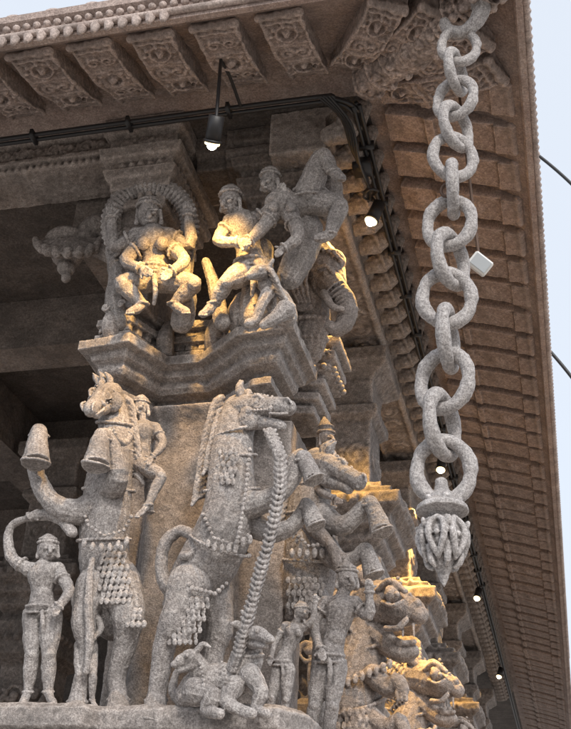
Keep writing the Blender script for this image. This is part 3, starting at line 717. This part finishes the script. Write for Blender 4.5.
# ---- hall
hall=empty('temple_hall',(-6,12,1.2));top(hall,'dark pillared granite hall interior beneath stone ceiling','building')
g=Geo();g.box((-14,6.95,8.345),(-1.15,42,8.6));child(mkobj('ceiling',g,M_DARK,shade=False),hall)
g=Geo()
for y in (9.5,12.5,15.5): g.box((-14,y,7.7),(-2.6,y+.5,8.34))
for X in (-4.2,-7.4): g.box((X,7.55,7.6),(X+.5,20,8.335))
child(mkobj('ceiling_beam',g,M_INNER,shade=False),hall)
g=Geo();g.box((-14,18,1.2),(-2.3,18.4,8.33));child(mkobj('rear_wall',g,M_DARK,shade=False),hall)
g=Geo();g.box((-14,5.6,0),(-1.2,42,1.2));child(mkobj('plinth',g,M_CAP,shade=False),hall)
def pillar_geo():
    g=Geo()
    sq=[(-.4,-.4),(.4,-.4),(.4,.4),(-.4,.4)]
    g.sweep(sq,[(.1,1.2),(.1,2.6),(-.05,2.7),(-.08,3.4),(.05,3.5),(.05,3.9),(-.1,4.0),(-.1,4.8),(.04,4.9),(.04,5.3),(-.05,5.4),(.05,5.5),(.05,5.58),(.15,5.63),(.15,5.72),(.26,5.8),(.26,5.92),(.16,5.96),(.16,6.02),(.04,6.06),(.04,6.12),(-.1,6.16),(-.1,6.9),(-.02,6.97),(-.02,7.06),(-.08,7.1),(-.08,7.4),(.1,7.55),(.1,7.72)])
    dentils(g,sq,.24,5.83,5.9,.12,.07)
    for z in (3.7,5.1,6.03): balls(g,sq,.05 if z<5.5 else .12,z,.12,.045)
    for z in (3.0,4.4): scrollband(g,(-.4,-.44,z),(.4,-.44,z),(0,-1,0),.14,.25);scrollband(g,(.34,-.4,z),(.34,.4,z),(1,0,0),.14,.25)
    for z in (6.5,): scrollband(g,(-.28,-.3,z),(.28,-.3,z),(0,-1,0),.13,.25);scrollband(g,(.3,-.28,z),(.3,.28,z),(1,0,0),.13,.25)
    return g
PM=mkobj('carved_pillar',pillar_geo(),M_SHAFT,.018,1,.015);COL.objects.unlink(PM)
PM2=PM.data.copy();PM2.materials.clear();PM2.materials.append(M_INNER)  # same pillar mesh in the shade-darkened stone
def pillar(x,y,me,lab):
    o=bpy.data.objects.new('carved_pillar',me);o.location=(x,y,0);COL.objects.link(o);top(o,lab,'pillar','pillars of the temple hall')
for y in (10.6,13.6,16.6,19.8,23,26.2): pillar(-2.1,y,PM.data,'square carved granite pillar with stepped block capital')
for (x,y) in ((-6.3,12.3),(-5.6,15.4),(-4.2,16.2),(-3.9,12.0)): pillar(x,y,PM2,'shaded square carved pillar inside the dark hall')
F=Fig(7.55)
F.tube([(122,232,0,17),(100,228,0,16),(84,240,0,13)],12);F.tube([(112,255,0,10),(92,246,0,10),(75,252,0,10)],12)
for k in range(9):
    a=math.radians(180*k/8)
    F.tube([(68,240,.06,7),(68-26*math.cos(a),246+8*math.sin(a),.05+.12*math.sin(a),6),(68-32*math.cos(a),240+10*math.sin(a),.06+.14*math.sin(a),4)],8)
F.ball(68,240,0,24,9,20);F.ball(67,256,0,16,11,16);F.ball(66,268,0,9,8,9);F.ball(66,277,0,5,6,5);F.ball(98,224,.1,12,10,10)
F.done('lotus_corbel','hanging lotus bud corbel projecting from pillar top','bracket',mat=M_SHAFT,voxel=.011)
# ---------------------------------------------------------------- chain
ch=empty('stone_chain',(-.38,5.66,7.85));top(ch,'long hanging chain of carved granite links with bud pendant','chain')
n=13
bigs=[.86+.19*min(1,i/(n-1)*1.6) for i in range(n)]
gap=[.130*(bigs[i]+bigs[i+1]) for i in range(n-1)]
zt=7.44;zb=4.16;sc=(zt-zb)/sum(gap)
def link(c,yaw,tilt,b):
    g=Geo();P=[];Rx=.144*b;r=.040*b;Rz=(.130*sc+.0395)*b
    for i in range(40):
        t=2*math.pi*i/40
        P.append(np.array((Rx*math.cos(t),0,Rz*math.sin(t))))
    g.tube(P,[r*(1+.07*math.sin(.59*i+yaw*5)) for i in range(40)],n=14,smooth=1,closed=True)
    o=mkobj('link',g,M_CHAIN,.008,1,.008,dscale=.05);o.location=c;o.rotation_euler=(0,tilt,yaw);return o
YW=[10,72,-14,58,24,95,-8,62,12,84,-16,68,6]
z=zt
for i in range(n):
    t=i/(n-1);x=-.38-.20*t
    child(link((x+random.uniform(-.01,.01),5.66,z),math.radians(YW[i]),random.uniform(-.08,.08),bigs[i]),ch)
    if i<n-1: z-=gap[i]*sc
g=Geo();g.tube([(-.12,5.6,7.92),(-.22,5.62,7.86),(-.2,5.63,7.74),(-.26,5.65,7.62),(-.37,5.66,7.57),(-.45,5.66,7.62),(-.47,5.66,7.7)],[.11,.09,.07,.055,.05,.045,.035],n=12)
child(mkobj('hook',g,M_CHAIN,.009,1,.01),ch)
g=Geo();g.ring((-.47,5.60,6.22),(1,.3,.1),.085,.011);g.ring((-.48,5.58,6.10),(.3,1,.1),.05,.011)
child(mkobj('iron_shackle',g,M_IRON),ch)
g=Geo();K=.76;cx,cy,cz=-.585,5.66,3.935
g.lathe((cx,cy,cz),[(z_*K,r_*K) for z_,r_ in [(.24,.02),(.22,.045),(.17,.05),(.13,.06),(.10,.09),(.06,.11),(.03,.15),(.0,.19),(-.03,.195),(-.05,.15),(-.07,.10),(-.09,.10),(-.12,.125),(-.18,.142),(-.28,.145),(-.36,.12),(-.43,.08),(-.5,.045),(-.56,.025),(-.6,.006)]],36)
T=lambda c,s,q:[(cx+c*r_*K-s*o_*K,cy+s*r_*K+c*o_*K,cz+z_*K) for r_,z_,o_ in q]
for k in range(6):
    a=2*math.pi*k/6+.35;c,s=math.cos(a),math.sin(a)
    for o_ in (-1,1):
        g.tube(T(c,s,[(.12,-.11,0),(.15,-.16,.05*o_),(.165,-.25,.058*o_),(.15,-.34,.03*o_),(.12,-.41,0)]),[.022*K,.026*K,.026*K,.022*K,.016*K],n=8)
    g.ball(T(c,s,[(.155,-.24,0)])[0],.024*K,low=True)
    a+=.52;c,s=math.cos(a),math.sin(a)
    g.tube(T(c,s,[(.12,-.12,0),(.17,-.17,0),(.19,-.14,0)]),[.026*K,.026*K,.018*K],n=8)
    g.tube(T(c,s,[(.13,-.32,0),(.12,-.42,0),(.085,-.46,0)]),[.024*K,.026*K,.016*K],n=8)
    g.ball((cx+c*.135*K,cy+s*.135*K,cz+.05*K),.022*K,low=True)
child(mkobj('bud_pendant',g,M_CHAIN,.006,1,.006),ch)
# ---------------------------------------------------------------- lamps
def lamp(x,y,z,aim,power,size=95,blend=.8,rod=.3):
    e=empty('spot_lamp',(x,y,z+.15));top(e,'small black cylindrical spotlight glowing warm on conduit','lamp','spotlights along the eave conduit')
    aim=np.array(aim,float);c=np.array((x,y,z));d=aim-c;d/=np.linalg.norm(d)
    g=Geo()
    g.tube([c-d*.22,c-d*.02],.06,n=16,smooth=1,cap=False);g.tube([c-d*.2,(x,y,z+rod)],.014,n=8,smooth=1);g.ring(c-d*.03,d,.06,.012)
    child(mkobj('lamp_housing',g,M_BLACK),e)
    g=Geo();g.ring(c-d*.01,d,.045,.014);child(mkobj('reflector_ring',g,M_LAMP),e)
    g=Geo();g.ball(c-d*.0,.04);child(mkobj('bulb',g,M_LAMP2),e)
    l=bpy.data.lights.new('warm_spot','SPOT');l.energy=power;l.color=(1,.56,.15);l.spot_size=math.radians(size);l.spot_blend=blend;l.shadow_soft_size=.07
    o=bpy.data.objects.new('warm_spot',l);o.location=c+d*.07;o.rotation_euler=Vector(d).to_track_quat('-Z','Y').to_euler();COL.objects.link(o);child(o,e)
p=on(212,145,5.95)[0];lamp(*p,(-2.75,6.95,6.05),290,88,.8,.9)
lamp(-1.38,7.8,7.62,(-1.95,7.75,6.2),480,100)
lamp(-1.38,13.3,7.62,(-1.6,12.3,4.6),1500,80)
lamp(-1.38,18.8,7.62,(-1.9,17.6,4.9),900)
lamp(-1.38,24.3,7.62,(-2.0,23.5,5.2),500)
lamp(-2.35,9.3,7.3,(-1.75,10.0,4.8),420,80)
lamp(-2.2,11.7,7.2,(-1.6,12.5,4.5),1100,80)  # unseen lamp added to throw gold light on the next yali
# conduit
cd=empty('electrical_conduit',(-1.3,6.6,8.0));top(cd,'bundle of black electrical conduits clipped under the eave','conduit')
g=Geo()
for k,(o,z) in enumerate(((0,8.0),(.05,8.01),(.025,8.04))):
    P=[(-9,6.6-o,z),(-4,6.6-o,z+.01),(-1.75,6.6-o,z),(-1.5+o*.5,6.63-o*.5,z),(-1.36+o,6.78,z),(-1.34+o,7.2,z),(-1.34+o,12,z),(-1.34+o,34,z)]
    g.tube(P,.019,n=8,smooth=5)
y=7.2
while y<20: g.box((-1.38,y,7.97),(-1.25,y+.03,8.05));y+=.8
x=-6
while x<-1.8: g.box((x,6.5,7.97),(x+.03,6.63,8.05));x+=.9
g.tube([(p[0],6.52,8.0),(p[0],6.2,8.02),(p[0],p[1],7.96)],.014,n=8)
for k in range(4):
    g.tube([(-1.6+.03*k,6.55,8.0),(-1.45+.03*k,6.75,7.93-.03*k),(-1.42+.02*k,7.1,7.86-.04*k),(-1.36,7.5+.05*k,7.9-.02*k),(-1.4,7.8,7.86)],.013,n=6)
g.tube([(-1.38,7.8,7.92),(-1.28,7.62,7.82),(-1.34,7.5,7.75),(-1.42,7.66,7.8),(-1.36,7.86,7.9)],.012,n=6)
g.box((-1.46,7.3,7.86),(-1.3,7.46,7.96))
child(mkobj('conduit_run',g,M_BLACK),cd)
# floodlight below eave
p=on(480,264,6.6)[0]
fl=empty('floodlight',tuple(p));top(fl,'small white rectangular floodlight fixed under the eave','floodlight')
g=Geo();g.box((-.08,-.04,-.06),(.08,.04,.06));o=mkobj('lamp_body',g,M_WHITE,shade=False);o.location=p;o.rotation_euler=(.5,.6,.5);child(o,fl)
m=o.modifiers.new('b','BEVEL');m.width=.012
g=Geo();g.box((-.065,-.048,-.045),(.065,-.042,.045));o=mkobj('glass_pane',g,M_GLASS,shade=False);o.location=p;o.rotation_euler=(.5,.6,.5);child(o,fl)
g=Geo();g.tube([p,p+np.array((-.02,.05,.3)),(p[0]-.1,p[1]+.1,7.95)],.012,n=8);child(mkobj('mount_arm',g,M_IRON),fl)
def cable(a,b,Y):
    P=[]
    for i in range(12):
        t=i/11;x=a[0]+(b[0]-a[0])*t;y=a[1]+(b[1]-a[1])*t-14*math.sin(math.pi*t)*.6
        P.append(on(x,y,Y)[0])
    g=Geo();g.tube(P,.022,n=8,smooth=2);top(mkobj('overhead_cable',g,M_BLACK),'black overhead cable slung beside the eave','cable')
cable((505,132),(620,236),12);cable((530,330),(620,450),12)
# ---------------------------------------------------------------- ground
g=Geo();g.box((-300,-300,-.3),(300,600,0));gr=mkobj('ground',g,M_GRND,shade=False);gr["kind"]="structure"
# ---------------------------------------------------------------- light
w=bpy.data.worlds.new('World');SC.world=w;w.use_nodes=True;nt=w.node_tree
sk=nt.nodes.new('ShaderNodeTexSky');sk.sky_type='NISHITA';sk.sun_disc=False
EL,AZ=math.radians(38),math.radians(150)
sk.sun_elevation=EL;sk.sun_rotation=AZ;sk.dust_density=5;sk.air_density=1.0
mx=nt.nodes.new('ShaderNodeMix');mx.data_type='RGBA';mx.inputs[0].default_value=.72   # thin bright haze over the blue
mx.inputs[7].default_value=(6.9,7.4,8.1,1)
nt.links.new(sk.outputs[0],mx.inputs[6]);nt.links.new(mx.outputs[2],nt.nodes['Background'].inputs[0]);nt.nodes['Background'].inputs[1].default_value=.15
l=bpy.data.lights.new('sun','SUN');l.energy=2.1;l.angle=math.radians(12);l.color=(1,.97,.93)
o=bpy.data.objects.new('sun',l);COL.objects.link(o)
sd=Vector((math.sin(AZ)*math.cos(EL),math.cos(AZ)*math.cos(EL),math.sin(EL)))
o.rotation_euler=(-sd).to_track_quat('-Z','Y').to_euler()
# ---------------------------------------------------------------- camera
cam=bpy.data.cameras.new('camera');co=bpy.data.objects.new('camera',cam);COL.objects.link(co)
cam.sensor_fit='VERTICAL';cam.sensor_height=36;cam.lens=36*FPX/729;cam.clip_end=2000
M=Matrix(((Ri[0],Ui[0],-Fw[0],EYE[0]),(Ri[1],Ui[1],-Fw[1],EYE[1]),(Ri[2],Ui[2],-Fw[2],EYE[2]),(0,0,0,1)))
co.matrix_world=M;SC.camera=co
SC.view_settings.view_transform='Standard'
SC.view_settings.look='None'
